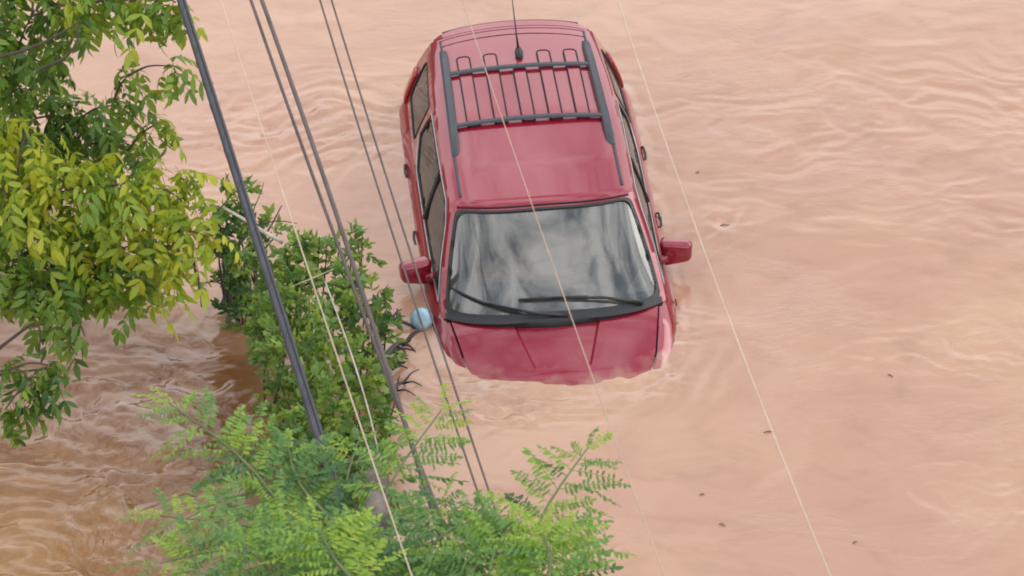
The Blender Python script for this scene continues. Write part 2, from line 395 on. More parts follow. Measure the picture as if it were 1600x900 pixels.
    mo = n.new('ShaderNodeMix'); mo.data_type = 'RGBA'; mo.inputs[7].default_value = (.29, .135, .030, 1)      # ochre silt boiling up
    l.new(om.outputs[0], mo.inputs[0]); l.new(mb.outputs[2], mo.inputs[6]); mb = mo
    fo = n.new('ShaderNodeAttribute'); fo.attribute_name = 'foam'
    mf = n.new('ShaderNodeMix'); mf.data_type = 'RGBA'; mf.inputs[7].default_value = (.56, .44, .36, 1)
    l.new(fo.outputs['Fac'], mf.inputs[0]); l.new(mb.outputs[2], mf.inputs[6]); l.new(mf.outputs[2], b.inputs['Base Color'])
    b.inputs['Roughness'].default_value = .06; b.inputs['IOR'].default_value = 1.6
    ad = n.new('ShaderNodeMath'); ad.operation = 'MULTIPLY_ADD'; ad.inputs[1].default_value = .75
    l.new(noise(11, (1, 2.2, 1), 6, 1.2, .62), ad.inputs[0]); l.new(noise(2.6, (1, 2.0, 1), 6, 2.6), ad.inputs[2])
    calm = n.new('ShaderNodeMapRange'); calm.inputs['From Min'].default_value = .46; calm.inputs['From Max'].default_value = .66; calm.inputs['To Min'].default_value = .10; calm.inputs['To Max'].default_value = .75
    l.new(noise(.75, (1, 1.3, 1), 3, .6), calm.inputs['Value'])
    mk = n.new('ShaderNodeMath'); mk.operation = 'MULTIPLY'; l.new(ad.outputs[0], mk.inputs[0]); l.new(calm.outputs[0], mk.inputs[1])
    bp = n.new('ShaderNodeBump'); bp.inputs['Strength'].default_value = .20; bp.inputs['Distance'].default_value = .03
    l.new(mk.outputs[0], bp.inputs['Height']); l.new(bp.outputs[0], b.inputs['Normal'])
    return m
M['water'] = watermat()
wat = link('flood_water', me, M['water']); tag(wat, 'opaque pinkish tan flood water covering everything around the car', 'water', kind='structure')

# unseen ring of dark hills, added to darken reflections in the car's sides
hvv = []; NA = 180
for i in range(NA):
    a = 2 * math.pi * i / NA
    hgt = 58 + 22 * math.sin(a * 3 + 1) + 14 * math.sin(a * 7 + .4) + 6 * math.sin(a * 17)
    for (r_h, k) in ((150, -.02), (175, .25), (205, .62), (245, .9), (300, 1.0), (380, .95)):
        hvv.append((math.cos(a) * r_h, math.sin(a) * r_h, hgt * k + 3 * math.sin(a * 31 + r_h)))
hme = mesh_from('added_hill_ring', hvv, [(i * 6 + k, ((i + 1) % NA) * 6 + k, ((i + 1) % NA) * 6 + k + 1, i * 6 + k + 1) for i in range(NA) for k in range(5)], 180)
hl = link('added_hill_ring', hme, plain('hill_ring_dark', (.045, .075, .03), .9, var=.5, scale=.08)); tag(hl, kind='structure')
# ------------------------------------------------------------------ the car (x to picture right, y rearwards, z up)
car = empty('flooded_suv'); car.matrix_world = CAR_T
tag(car, 'red SUV with a roof rack, sunk to its bonnet in muddy flood water', 'car')

def lerp(a, b, t): return a + (b - a) * t
OUT_H = [(0, -2.16), (.33, -2.145), (.60, -2.07), (.78, -1.90), (.88, -1.55), (.925, -1.1), (.945, -.4), (.95, .3), (.955, 1.1), (.955, 1.65), (.93, 1.95), (.80, 2.12), (.45, 2.18), (0, 2.19)]
half = catmull(OUT_H, 7)
OUTL = [tuple(p) for p in half] + [(-p[0], p[1]) for p in half[-2:0:-1]]
def htop(y):
    return np.interp(y, [-2.2, -2.05, -1.8, -1.3, -1.0, 2.3], [.745, .822, .905, 1.040, 1.075, 1.085])
def deck(x, y):
    d = float(dist_poly([(x, y)], OUTL)[0]); q = max(0, 1 - d / .13)
    return float(htop(y)) + (.05 + .03 * float(sstep(-1.3, -1.9, np.array(y)))) * (1 - (x / .92) ** 2) - .095 * q ** 2.2
def yr(v): return lerp(-.36, 1.97, v)
def zr(y): return float(np.interp(y, [-1.2, -.36, .1, .7, 1.3, 1.8, 2.1], [1.52, 1.565, 1.59, 1.60, 1.59, 1.565, 1.54]))
def wroof(y): return float(np.interp(y, [-1.2, -.4, .3, 1.2, 2.1], [.70, .705, .715, .700, .655]))
def wbelt(y): return float(np.interp(y, [-1.2, -.6, .2, 1.2, 2.1], [.845, .868, .882, .895, .875]))
ZB = 1.075
def fx(y, z):
    t = (z - ZB) / (zr(y) - ZB); return lerp(wbelt(y), wroof(y), t) + .030 * 4 * t * (1 - t) * .6
NS = 14
APIL = [(lerp(-1.10, -.36, s ** .92), lerp(ZB, zr(-.36), s)) for s in np.linspace(0, 1, NS)]
RPIL = [(lerp(2.06, 1.97, s ** 1.6), lerp(ZB, zr(1.97), s)) for s in np.linspace(0, 1, NS)]
RAILY = [yr(v) for v in np.linspace(0, 1, 30)]
BELTY = list(np.linspace(-1.10, 2.06, 34))
side_outline = APIL + [(y, zr(y)) for y in RAILY[1:-1]] + RPIL[::-1] + [(y, ZB) for y in BELTY[::-1][1:-1]]
WIN = {
    'front': round_poly([(-.90, 1.115), (.10, 1.125), (.10, 1.535), (-.27, 1.525), (-.42, 1.47)], .03),
    'rear': round_poly([(.16, 1.125), (.78, 1.14), (1.02, 1.30), (.93, 1.52), (.16, 1.535)], .04),
    'quarter': round_poly([(1.16, 1.16), (1.80, 1.16), (1.80, 1.50), (1.10, 1.515)], .05),
}
WIN = {k: dens(p, .05) for k, p in WIN.items()}
bv, bf = [], []
def addp(vf, X=bv, F=bf):
    b = len(X); X += [tuple(p) for p in vf[0]]; F += [tuple(i + b for i in f) for f in vf[1]]
for s in (1, -1):
    addp(panel(side_outline, list(WIN.values()), (.09, .06), lambda y, z, s=s: (s * fx(y, z), y, z), flip=(s < 0)))
def crown(u): return .030 * (1 - u * u) + .034 * (1 - abs(u) ** 9)
def roofp(u, v):
    ye = yr(v); return (u * fx(ye, zr(ye)), ye - lerp((1 - abs(u) ** 3.4) * .13, -(1 - u * u) * .09, v), zr(ye) + crown(u))
def frontp(u, s):
    k = s * (NS - 1); i = min(int(k), NS - 2); t = k - i
    y = lerp(APIL[i][0], APIL[i + 1][0], t); z = lerp(APIL[i][1], APIL[i + 1][1], t)
    return (u * fx(y, z), y - (1 - abs(u) ** 3.4) * (lerp(.21, .13, s) + .08 * 4 * s * (1 - s)), z + lerp(.050 * (1 - u * u), crown(u), s ** 2))
def rearp(u, s):
    k = s * (NS - 1); i = min(int(k), NS - 2); t = k - i
    y = lerp(RPIL[i][0], RPIL[i + 1][0], t); z = lerp(RPIL[i][1], RPIL[i + 1][1], t)
    return (u * fx(y, z), y + (1 - u * u) * .09, z + lerp(0, crown(u), s ** 2))
US = sorted(set([round(float(u), 4) for u in np.concatenate([np.linspace(-.9, .9, 19), [.94, .965, .985, 1, -.94, -.965, -.985, -1]])]))
rv = np.linspace(0, 1, 30)
V_ = [roofp(u, v) for v in rv for u in US]; nu = len(US)
F_ = [(j * nu + i, j * nu + i + 1, (j + 1) * nu + i + 1, (j + 1) * nu + i) for j in range(29) for i in range(nu - 1)]
addp((V_, F_))
SS = list(np.linspace(0, 1, NS))
def framep(): return [(u, 0.) for u in US[:-1]] + [(1., s) for s in SS[:-1]] + [(u, 1.) for u in US[::-1][:-1]] + [(-1., s) for s in SS[::-1][:-1]]
WS = dens(round_poly([(-.955, .045), (.955, .045), (.93, .96), (-.93, .96)], .06), .08)
addp(panel(framep(), [WS], (.1, .09), frontp))
RW = dens(round_poly([(-.86, .10), (.86, .10), (.84, .84), (-.84, .84)], .08), .08)
addp(panel(framep(), [RW], (.1, .09), rearp, flip=True))
# deck around cabin, split from the bonnet by a gap
HOOD = round_poly([(-.785, -1.145), (-.40, -1.303), (0, -1.338), (.40, -1.303), (.785, -1.145), (.70, -1.62), (.575, -1.98), (.30, -2.06), (-.30, -2.06), (-.575, -1.98), (-.70, -1.62)], .05, 4)
HOOD = dens(HOOD, .05); Hn = np.array(HOOD); ctr = Hn.mean(0)
HOLE = [tuple(p + (p - ctr) / np.hypot(*(p - ctr)) * .013) for p in Hn]
cab = [(fx(y, ZB) - .01, y) for y in BELTY] + [(-(fx(y, ZB) - .01), y) for y in BELTY[::-1]]
cab = [p for p in cab]
# front end of the cabin hole follows the windscreen base, which bows forward
fr = [frontp(u, 0)[:2] for u in np.linspace(-.985, .985, 21)]
cabin = [(fx(y, ZB) - .012, y) for y in BELTY[1:-1]] + [tuple(rearp(u, 0)[:2]) for u in np.linspace(.97, -.97, 15)] + [(-(fx(y, ZB) - .012), y) for y in BELTY[::-1][1:-1]] + fr
cabin = [(p[0], p[1]) for p in cabin]
cabin_hole = [(p[0] * .995, p[1] + (.02 if p[1] < -1.0 else -.0)) for p in cabin]
addp(panel(dens(OUTL, .09), [HOLE, cabin_hole], (.06, .06), lambda x, y: (x, y, deck(x, y))))
# sides, nose and tail below the deck edge
LV = [0, .06, .16, .30, .5, .75, 1.0]
ol = dens(OUTL, .09); n_ol = len(ol); vv = []
for t in LV:
    for (x, y) in ol:
        z0 = deck(x, y); z = lerp(z0, .40, t)
        k = 1 + .022 * math.sin(min(1, t / .3) * math.pi / 2) - .05 * max(0, t - .5)
        vv.append((x * k, y * (1 + (k - 1) * .6), z))
ff = [(a * n_ol + (i + 1) % n_ol, a * n_ol + i, (a + 1) * n_ol + i, (a + 1) * n_ol + (i + 1) % n_ol) for a in range(len(LV) - 1) for i in range(n_ol)]
ff = [f[::-1] for f in ff]
addp((vv, ff))
bm = bmesh.new()
for v in bv: bm.verts.new(v)
bm.verts.ensure_lookup_table()
for f in bf:
    try: bm.faces.new([bm.verts[i] for i in f])
    except ValueError: pass
bmesh.ops.remove_doubles(bm, verts=bm.verts, dist=.0015)
bmesh.ops.recalc_face_normals(bm, faces=bm.faces)
me = bpy.data.meshes.new('body_shell'); bm.to_mesh(me); bm.free(); me.shade_smooth(); me.set_sharp_from_angle(angle=R(42))
link('body_shell', me, M['paint'], car)
# bonnet
def bulge_loop(k):
    return dens([(-.325 + k, -1.30), (-.217 + k, -1.71), (-.20 + k, -1.735 + k), (.20 - k, -1.735 + k), (.217 - k, -1.71), (.325 - k, -1.30)], .045, False)
BO, BI = bulge_loop(0), bulge_loop(.020); BIp = np.array(BI)
def hood_z(x, y):
    d_out = 1 if inside([(x, y)], BO)[0] else 0
    if not d_out: return deck(x, y) + .012
    if inside([(x, y)], BI)[0] or dist_poly([(x, y)], BI)[0] < 1e-4: return deck(x, y) - .002
    a = dist_poly([(x, y)], BO, False)[0]; return deck(x, y) + .012 - .014 * min(1, a / .019)
hv, hf = panel(HOOD, [], (.05, .045), lambda x, y: (x, y, hood_z(x, y)), creases=(BO, BI))
b0 = len(hv); nh = len(HOOD)
hv = list(hv) + [(x * .998, y, deck(x, y) - .03) for (x, y) in HOOD]
hf = list(hf) + [(i, (i + 1) % nh, b0 + (i + 1) % nh, b0 + i) for i in range(nh)]
me = mesh_from('bonnet', hv, hf, 18)
hood = link('bonnet', me, M['paint'], car)
v_, f_ = panel(HOLE, [], (.1, .1), lambda x, y: (x, y, deck(x, y) - .032))
link('bonnet_gap_liner', mesh_from('bonnet_gap_liner', v_, f_, 60), M['gap'], car)
# glass
def loop_tube(name, pts, rad, mat, parent, n=6):
    mb = MB(); pts = [Vector(p) for p in pts]; mb.tube(pts + pts[:2], rad, n, cap=False); return mb.build(name, mat, parent, 180)
def band(poly, k):                    # loop pulled k towards its centre
    a = np.array(poly); c = a.mean(0); return [tuple(p + (c - p) / (np.hypot(*(c - p)) + 1e-9) * k) for p in a]
v_, f_ = panel(WS, [], (.05, .05), lambda u, s: tuple(Vector(frontp(u, s)) - Vector((0, -.006, .006))))
ws = link('windscreen', mesh_from('windscreen', v_, f_, 180), M['glass'], car)
wi = dens(round_poly([(-.942, .085), (.942, .085), (.915, .948), (-.915, .948)], .10), .08)
v_, f_ = panel(WS, [wi], (.04, .03), lambda u, s: tuple(Vector(frontp(u, s)) + Vector((0, -.005, .005))))
link('windscreen_border', mesh_from('windscreen_border', v_, f_, 180), M['black'], ws)
loop_tube('windscreen_seal', [frontp(u, s) for u, s in WS], .006, M['rubber'], ws)
v_, f_ = panel(RW, [], (.1, .08), lambda u, s: tuple(Vector(rearp(u, s)) - Vector((0, .004, 0))))
rw = link('rear_window', mesh_from('rear_window', v_, f_, 180), M['sideglass'], car)
loop_tube('window_seal', [rearp(u, s) for u, s in RW], .008, M['rubber'], rw)
for s in (-1, 1):
    for k, P in WIN.items():
        v_, f_ = panel(P, [], (.1, .07), lambda y, z, s=s: (s * (fx(y, z) - .004), y, z), flip=s < 0)
        g = link('side_window', mesh_from('side_window', v_, f_, 180), M['sideglass'], car)
        loop_tube('window_seal', [(s * fx(y, z), y, z) for y, z in P], .007, M['rubber'], g)
    mb = MB()
    mb.tube([(s * (fx(y, z) + .006), y, z) for y, z in [(-.93, 1.098), (-.5, 1.100), (0, 1.105), (.5, 1.115), (.80, 1.125), (.93, 1.20), (1.055, 1.30), (1.0, 1.45), (.955, 1.542), (.5, 1.556), (0, 1.553), (-.26, 1.545), (-.46, 1.48), (-.70, 1.30), (-.93, 1.10)]], .0055, 6)
    mb.build('window_trim', M['chrome'], car)
    mb = MB(); mb.rbox((.012, .055, .42), (s * (fx(.13, 1.33) + .002), .13, 1.33), .004, 1, (0, -s * R(18), 0)); mb.build('door_pillar', M['rubber'], car)
    # door shut lines
    for yy in (-1.0, .13, 1.02):
        mb = MB(); pts = []
        for z in np.linspace(1.0, .6, 8):
            t = (1.05 - z) / .65; q = [p for p in half if p[0] > .7]; xo = float(np.interp(yy, [p[1] for p in q], [p[0] for p in q]))
            k = 1 + .022 * math.sin(min(1, t / .3) * math.pi / 2) - .05 * max(0, t - .5); pts.append((s * (xo * k - .002), yy, z))
        mb.tube(pts, .005, 5); mb.build('door_gap', M['gap'], car)
    for yy in (.07, 1.0):
        mb = MB(); xo = .958
        mb.tube([(s * (xo - .02), yy - .10, .975), (s * (xo + .004), yy - .085, .985), (s * (xo + .010), yy, .987), (s * (xo + .004), yy + .085, .985), (s * (xo - .02), yy + .10, .975)], [.007, .009, .010, .009, .007], 8)
        mb.build('door_handle', M['black'], car, 180)
    # tail lamp wrapped round the rear corner
    mb = MB(); P = []
    for z in np.linspace(1.02, 1.34, 8):
        for yy in np.linspace(1.88, 2.08, 5):
            t = (z - ZB) / .48; P.append((s * (max(.60, fx(min(yy, 2.0), max(z, ZB)) + .012 - .9 * max(0, yy - 1.99))), yy - .05 * max(0, t), z))
    mb.add(P, [(a * 5 + i, a * 5 + i + 1, (a + 1) * 5 + i + 1, (a + 1) * 5 + i) for a in range(7) for i in range(4)])
    tl = mb.build('tail_light', M['lamp'], car, 180); so_ = tl.modifiers.new('thick', 'SOLIDIFY'); so_.thickness = .03; so_.offset = 0
    # mirror
    root = MB()
    root.rbox((.255, .145, .205), (s * 1.005, -.575, 1.14), .042, 4, (R(-8), s * R(-5), s * R(-12)), lambda c, s=s: ((1.0 if c.z > 0 else .86), (.8 if c.x * s > 0 else 1.0), (.74 if c.x * s > 0 else 1.05)))
    mi = root.build('door_mirror', M['paint'], car, 60)
    MB().rbox((.165, .010, .10), (s * 1.01, -.505, 1.14), .005, 1, (R(-8), s * R(-5), s * R(-12))).build('mirror_glass', M['mirror'], mi)
    MB().tube([(s * .84, -.60, 1.085), (s * .885, -.60, 1.095), (s * .93, -.60, 1.105)], [.052, .045, .042], 8).build('mirror_arm', M['paint'], mi, 180)
    # roof rail and ditch strip
    def rp(x, y, dz):
        v = (y + .36) / (2.33); ye = yr(v); u = x / fx(ye, zr(ye)); return Vector((x, y, roofp(u, v)[2] + dz))
    mb = MB(); pts = []
    for y, dz in ((.22, .004), (.30, .032), (.45, .046), (.9, .05), (1.4, .048), (1.66, .034), (1.76, .004)):
        pts.append(rp(s * np.interp(y, [.2, 1.76], [.605, .575]), y, dz))
    vv = []
    for p in pts:
        b_ = p.z - .055
        vv += [(p.x - .034, p.y, b_), (p.x - .031, p.y, p.z - .008), (p.x - .020, p.y, p.z), (p.x + .020, p.y, p.z), (p.x + .031, p.y, p.z - .008), (p.x + .034, p.y, b_)]
    m_ = len(pts); ff = [(a * 6 + i, a * 6 + i + 1, (a + 1) * 6 + i + 1, (a + 1) * 6 + i) for a in range(m_ - 1) for i in range(5)]
    ff += [tuple(range(6)), tuple(range((m_ - 1) * 6 + 5, (m_ - 1) * 6 - 1, -1))]
    mb.add(vv, ff); mb.build('roof_rail', M['rail'], car, 35)
    mb = MB(); mb.tube([rp(s * .618, y, .000) for y in np.linspace(-.30, .24, 8)], .013, 6); mb.build('roof_ditch_strip', M['rail'], car, 180)
    mb = MB(); mb.tube([rp(s * .585, y, .000) for y in np.linspace(1.74, 1.93, 5)], .010, 6); mb.build('roof_ditch_strip', M['rail'], car, 180)
for yb in (.58, 1.34):
    mb = MB(); vv = []
    xsb = np.linspace(-.585, .585, 15)
    for x in xsb:
        p = rp(x, yb, .0); zc = rp(.585, yb, .0).z + .026 + .034 * (1 - (x / .585) ** 2)
        for (dy, dz) in ((-.026, -.004), (-.016, .010), (.016, .010), (.026, -.004), (.012, -.012), (-.012, -.012)): vv.append((x, yb + dy, zc + dz))
    ff = [(a * 6 + i, a * 6 + (i + 1) % 6, (a + 1) * 6 + (i + 1) % 6, (a + 1) * 6 + i) for a in range(14) for i in range(6)] + [tuple(range(5, -1, -1)), tuple(range(84, 90))]
    mb.add(vv, ff); mb.build('crossbar', M['rail'], car, 40)
for x0 in (-.43, -.215, 0, .215, .43):
    y1 = 1.34 if x0 == 0 else 1.60
    o2 = round_poly([(x0 - .045, .56), (x0 + .045, .56), (x0 + .045, y1), (x0 - .045, y1)], .04, 5); o2 = dens(o2, .12)
    v_, f_ = panel(o2, [], (.2, .12), lambda x, y: tuple(rp(x, y, .010)))
    b0 = len(v_); k = len(o2)
    v_ = list(v_) + [tuple(rp(x0 + (x - x0) * 1.12, y, -.002)) for x, y in o2]; f_ = list(f_) + [(i, b0 + i, b0 + (i + 1) % k, (i + 1) % k) for i in range(k)]
    st = link('roof_strip', mesh_from('roof_strip', v_, f_, 35), M['paint'], car)
    loop_tube('strip_edge', [rp(x0 + (x - x0) * 1.13, y, .010) for x, y in o2], .0065, M['gap'], st, 5)
def seam(name, pts, r, mat): MB().tube(pts, r, 5).build(name, mat, car, 180)
seam('tailgate_gap', [Vector(rearp(u, .90)) + Vector((0, .003, .002)) for u in np.linspace(-.94, .94, 21)], .006, M['gap'])
seam('roof_seam', [Vector(roofp(u, .93)) + Vector((0, .02 * (1 - u * u), .000)) for u in np.linspace(-.86, .86, 19)], .0035, M['gap'])
seam('roof_seam', [Vector(roofp(u, .975)) for u in np.linspace(-.9, .9, 19)], .0035, M['gap'])
seam('windscreen_header', [Vector(frontp(u, .985)) + Vector((0, -.002, .002)) for u in np.linspace(-.92, .92, 19)], .008, M['rubber'])
# spoiler lip at the roof end
mb = MB(); vv = []
for u in np.linspace(-.96, .96, 25):
    p = Vector(roofp(u, 1.0)); k_ = 1 - abs(u) ** 8 * .8; vv += [p + Vector((0, -.02, .004)), p + Vector((0, .075 * k_, -.006)), p + Vector((0, .070 * k_, -.030)), p + Vector((0, 0, -.03))]
mb.add(vv, [(a * 4 + i, a * 4 + (i + 1) % 4, (a + 1) * 4 + (i + 1) % 4, (a + 1) * 4 + i) for a in range(24) for i in range(4)] + [(3, 2, 1, 0), (96, 97, 98, 99)])
sp = mb.build('roof_spoiler', M['paint'], car, 40)
seam('spoiler_edge', [Vector(roofp(u, 1.0)) + Vector((0, .078, -.012)) for u in np.linspace(-.84, .84, 21)], .008, M['gap'])
# antenna
a0 = rp(.02, 1.56, .0)
mb = MB(); mb.tube([a0 + Vector((0, -.075, -.004)), a0 + Vector((0, -.05, .014)), a0 + Vector((0, 0, .028)), a0 + Vector((0, .035, .030)), a0 + Vector((0, .05, .012))], [.012, .030, .034, .026, .012], 10)
an = mb.build('antenna_base', M['black'], car, 180)
MB().tube([a0 + Vector((0, .02, .03)), a0 + Vector((-.008, .10, .14)), a0 + Vector((-.02, .30, .40))], [.012, .0065, .0035], 6).build('antenna_mast', M['rubber'], an, 180)
# cowl and wipers
def onws(u, s, d):
    p = Vector(frontp(u, s)); return p + Vector((0, -.62, .78)) * d
cv = []; cu = np.linspace(-.965, .965, 25)
for u in cu:
    p = Vector(frontp(u, .05)); q = Vector((u * .80, 0, 0)); yh = float(np.interp(abs(u) * .80, [0, .40, .785, .82], [-1.338, -1.303, -1.145, -1.12]))
    cv += [onws(u, .05, .006), onws(u, .03, .012), onws(u, .0, .012) + Vector((0, -.004, 0)), Vector((p.x, yh + .004, deck(min(.86, max(-.86, p.x)), yh) - .004))]
MB_ = MB(); MB_.add(cv, [(4 * i + a, 4 * i + a + 1, 4 * i + a + 5, 4 * i + a + 4) for i in range(24) for a in range(3)]); MB_.build('cowl_panel', M['black'], car, 60)
def wiper(piv, mid, tip0, tip1):
    w = MB(); w.tube([onws(*piv, .02), onws(*mid, .045), onws((tip0[0] + tip1[0]) / 2, (tip0[1] + tip1[1]) / 2, .035)], [.016, .012, .008], 8)
    o = w.build('wiper', M['black'], car, 180)
    MB().tube([onws(lerp(tip0[0], tip1[0], t), lerp(tip0[1], tip1[1], t), .020) for t in np.linspace(0, 1, 9)], [.007] + [.012] * 7 + [.007], 6).build('wiper_blade', M['rubber'], o, 180)
wiper((.10, .03), (-.20, .07), (-.32, .09), (-.92, .28))
wiper((.78, .05), (.45, .16), (.30, .195), (-.33, .215))
# interior
mb = MB(); mb.rbox((1.50, .52, .16), (0, -.93, .99), .06, 3); mb.rbox((1.46, .2, .3), (0, -.78, .82), .05, 2); mb.build('dashboard', M['dash'], car)
for s in (-1, 1):
    mb = MB(); mb.rbox((.50, .50, .16), (s * .37, -.12, .66), .06, 3); mb.rbox((.50, .17, .64), (s * .37, .20, .98), .07, 3, (R(-16), 0, 0)); se = mb.build('front_seat', M['beige'], car)
    MB().rbox((.27, .11, .19), (s * .37, .335, 1.37), .05, 3, (R(-12), 0, 0)).build('headrest', M['beige'], se)
    MB().rbox((.05, 2.3, .55), (s * .80, .05, .78), .02, 1).build('door_lining', M['beige'], car)
mb = MB(); mb.rbox((1.30, .50, .18), (0, .85, .68), .06, 3); mb.rbox((1.30, .16, .60), (0, 1.15, .98), .06, 3, (R(-14), 0, 0)); mb.build('rear_seat', M['beige'], car)
MB().rbox((1.6, 2.9, .04), (0, .5, .50), .01, 1).build('cabin_floor', M['dash'], car)
vv = [(roofp(u, v)[0], roofp(u, v)[1], roofp(u, v)[2] - .03) for v in np.linspace(.05, .95, 12) for u in np.linspace(-.93, .93, 13)]
link('headliner', mesh_from('headliner', vv, [(j * 13 + i, j * 13 + i + 1, (j + 1) * 13 + i + 1, (j + 1) * 13 + i) for j in range(11) for i in range(12)], 180), M['liner'], car)
mb = MB(); c0 = Vector((.37, -.50, 1.02)); rot = Euler((R(-62), 0, 0)).to_matrix()
mb.tube([c0 + rot @ Vector((.185 * math.cos(a), .185 * math.sin(a), 0)) for a in np.linspace(0, 2 * math.pi, 25)], .016, 7, False)
for a in (0, math.pi, -math.pi / 2): mb.tube([c0, c0 + rot @ Vector((.18 * math.cos(a), .18 * math.sin(a), 0))], .016, 6)
mb.tube([c0, c0 + rot @ Vector((0, 0, -.22))], .03, 8); mb.build('steering_wheel', M['dash'], car, 180)
mb = MB(); mb.rbox((.25, .04, .075), (0, -.44, 1.515), .015, 2, (R(-20), 0, 0)); mb.tube([(0, -.44, 1.53), (0, -.47, 1.60)], .012, 6); mb.build('rear_view_mirror', M['dash'], car)
for s in (-1, 1): MB().rbox((.40, .15, .02), (s * .34, -.24, 1.555), .008, 2, (R(-12), 0, 0)).build('sun_visor', M['liner'], car)
pm = mesh_from('paper_sheet', [(0, 0, 0), (.19, .02, .005), (.11, .06, .17), (.004, .003, -.003), (.194, .017, 0), (.112, .063, .172)], [(0, 1, 2), (5, 4, 3), (0, 3, 4, 1), (1, 4, 5, 2), (2, 5, 3, 0)])
pp = link('paper_sheet', pm, M['paper']); pp.matrix_world = CAR_T @ Matrix.Translation((.56, -.98, 1.075))
tag(pp, 'white triangular paper standing on the dashboard behind the windscreen', 'paper')

# ------------------------------------------------------------------ floating ball
bc = at(659, 498, .055)
mb = MB()
bm = bmesh.new(); bmesh.ops.create_uvsphere(bm, u_segments=32, v_segments=20, radius=.087); bm.verts.index_update()
mb.add([v.co for v in bm.verts], [[v.index for v in f.verts] for f in bm.faces]); bm.free()
def ballmat():
    m, n, l, b = newmat('pale_blue_vinyl'); t = n.new('ShaderNodeTexCoord'); z = n.new('ShaderNodeTexNoise'); z.inputs['Scale'].default_value = 9; z.inputs['Distortion'].default_value = .6
    r = n.new('ShaderNodeValToRGB'); r.color_ramp.elements[0].position = .42; r.color_ramp.elements[1].position = .62
    r.color_ramp.elements[0].color = (.22, .38, .48, 1); r.color_ramp.elements[1].color = (.42, .58, .68, 1)
    l.new(t.outputs['Object'], z.inputs['Vector']); l.new(z.outputs['Fac'], r.inputs['Fac']); l.new(r.outputs[0], b.inputs['Base Color']); b.inputs['Roughness'].default_value = .3
    return m
ball = empty('floating_ball', bc); mb.build('shell', ballmat(), ball, 180)
mb = MB(); mb.tube([Vector((.0872 * math.cos(a), .0872 * math.sin(a) * .35, .0872 * math.sin(a) * .937)) for a in np.linspace(0, 2 * math.pi, 33)], .0022, 5, False); mb.build('seam', M['cable_brown'], ball, 180)
tag(ball, 'pale blue ball floating on the water beside the red front fender', 'ball')

# ------------------------------------------------------------------ overhead cables
def cable(name, label, A, B, mid, zA, zB, dia, mat, group='overhead cables', spiral=False, n=10):
    a = at(*A, zA); b = at(*B, zB)
    # sag needed so that the middle hangs where the photograph shows it
    c = (a + b) / 2; d = c - CAMP; k = d.dot(FWD); px = 800 + FPX * d.x / k; py = 450 - FPX * d.dot(UPV) / k
    slope = (B[0] - A[0]) / (B[1] - A[1]); hor = mid[0] - (px + (mid[1] - py) * slope)
    sag = -hor / slope / (math.cos(ELEV) * FPX / k)
    pts = []
    for t in np.linspace(-1.6, 2.1, 75): pts.append(a.lerp(b, t) - Vector((0, 0, 1)) * (sag * 4 * t * (1 - t)))
    mb = MB(); mb.tube(pts, dia / 2, n)
    o = empty(name, pts[0]) if spiral else None
    if spiral:
        mb.v = [tuple(Vector(v) - pts[0]) for v in mb.v]; mb.build('sheath', mat, o, 180)
        hx = []; L = (pts[-1] - pts[0]).length; turns = int(L / .38)
        ax = (pts[-1] - pts[0]).normalized(); u = ax.cross(Vector((0, 0, 1))).normalized(); w = ax.cross(u)
        for i in range(turns * 10):
            t = i / (turns * 10 - 1); f_ = t * (len(pts) - 1); j = min(int(f_), len(pts) - 2); p = pts[j].lerp(pts[j + 1], f_ - j); an_ = i / 10 * 2 * math.pi
            hx.append(p - pts[0] + (u * math.cos(an_) + w * math.sin(an_)) * (dia / 2 + .001))
        m2 = MB(); m2.tube(hx, .0022, 4); m2.build('lashing_wire', M['rail'], o, 180)
        m3 = MB(); m3.tube([p - pts[0] + Vector((dia * .30, 0, dia * .52)) for p in pts], dia * .17, 6); m3.build('support_strand', M['rail'], o, 180)
    else:
        o = mb.build(name, mat, None, 180)
    tag(o, label, 'cable', group); return o
cable('overhead_cable', 'thick dark lashed cable crossing the leafy bush, thickest of all', (283, 0), (515, 735), (400, 370), 6.2, 6.0, .044, M['cable_dark'], spiral=True, n=14)
cable('overhead_cable', 'dark brown cable left of the paler twin beside it', (392, 0), (635, 670), (512, 340), 7.0, 6.8, .015, M['cable_brown'])
cable('overhead_cable', 'grey brown cable right of its darker twin over the bush', (409, 0), (705, 890), (548, 400), 7.0, 7.0, .020, M['cable_brown'])
cable('overhead_cable', 'thin dark wire passing over the left door mirror, left of its thin twin', (500, 0), (752, 785), (621, 390), 6.1, 5.9, .010, M['cable_brown'])
cable('overhead_cable', 'thin dark wire running down in front of the pale blue ball', (518, 0), (770, 785), (643, 400), 6.1, 5.9, .010, M['cable_brown'])
w6 = cable('overhead_cable', 'pale wire running over the bush and the feathery fronds', (345, 0), (640, 890), (484, 430), 8.2, 8.2, .0050, M['cable_pale'])
cable('overhead_cable', 'pale wire crossing the roof, windscreen and bonnet of the car', (722, 0), (1034, 890), (868, 425), 8.0, 8.0, .0042, M['cable_faint'])
cable('overhead_cable', 'pale wire over open water right of the car, rightmost of all', (965, 0), (1295, 895), (1115, 430), 8.0, 8.0, .0062, M['cable_pale'])

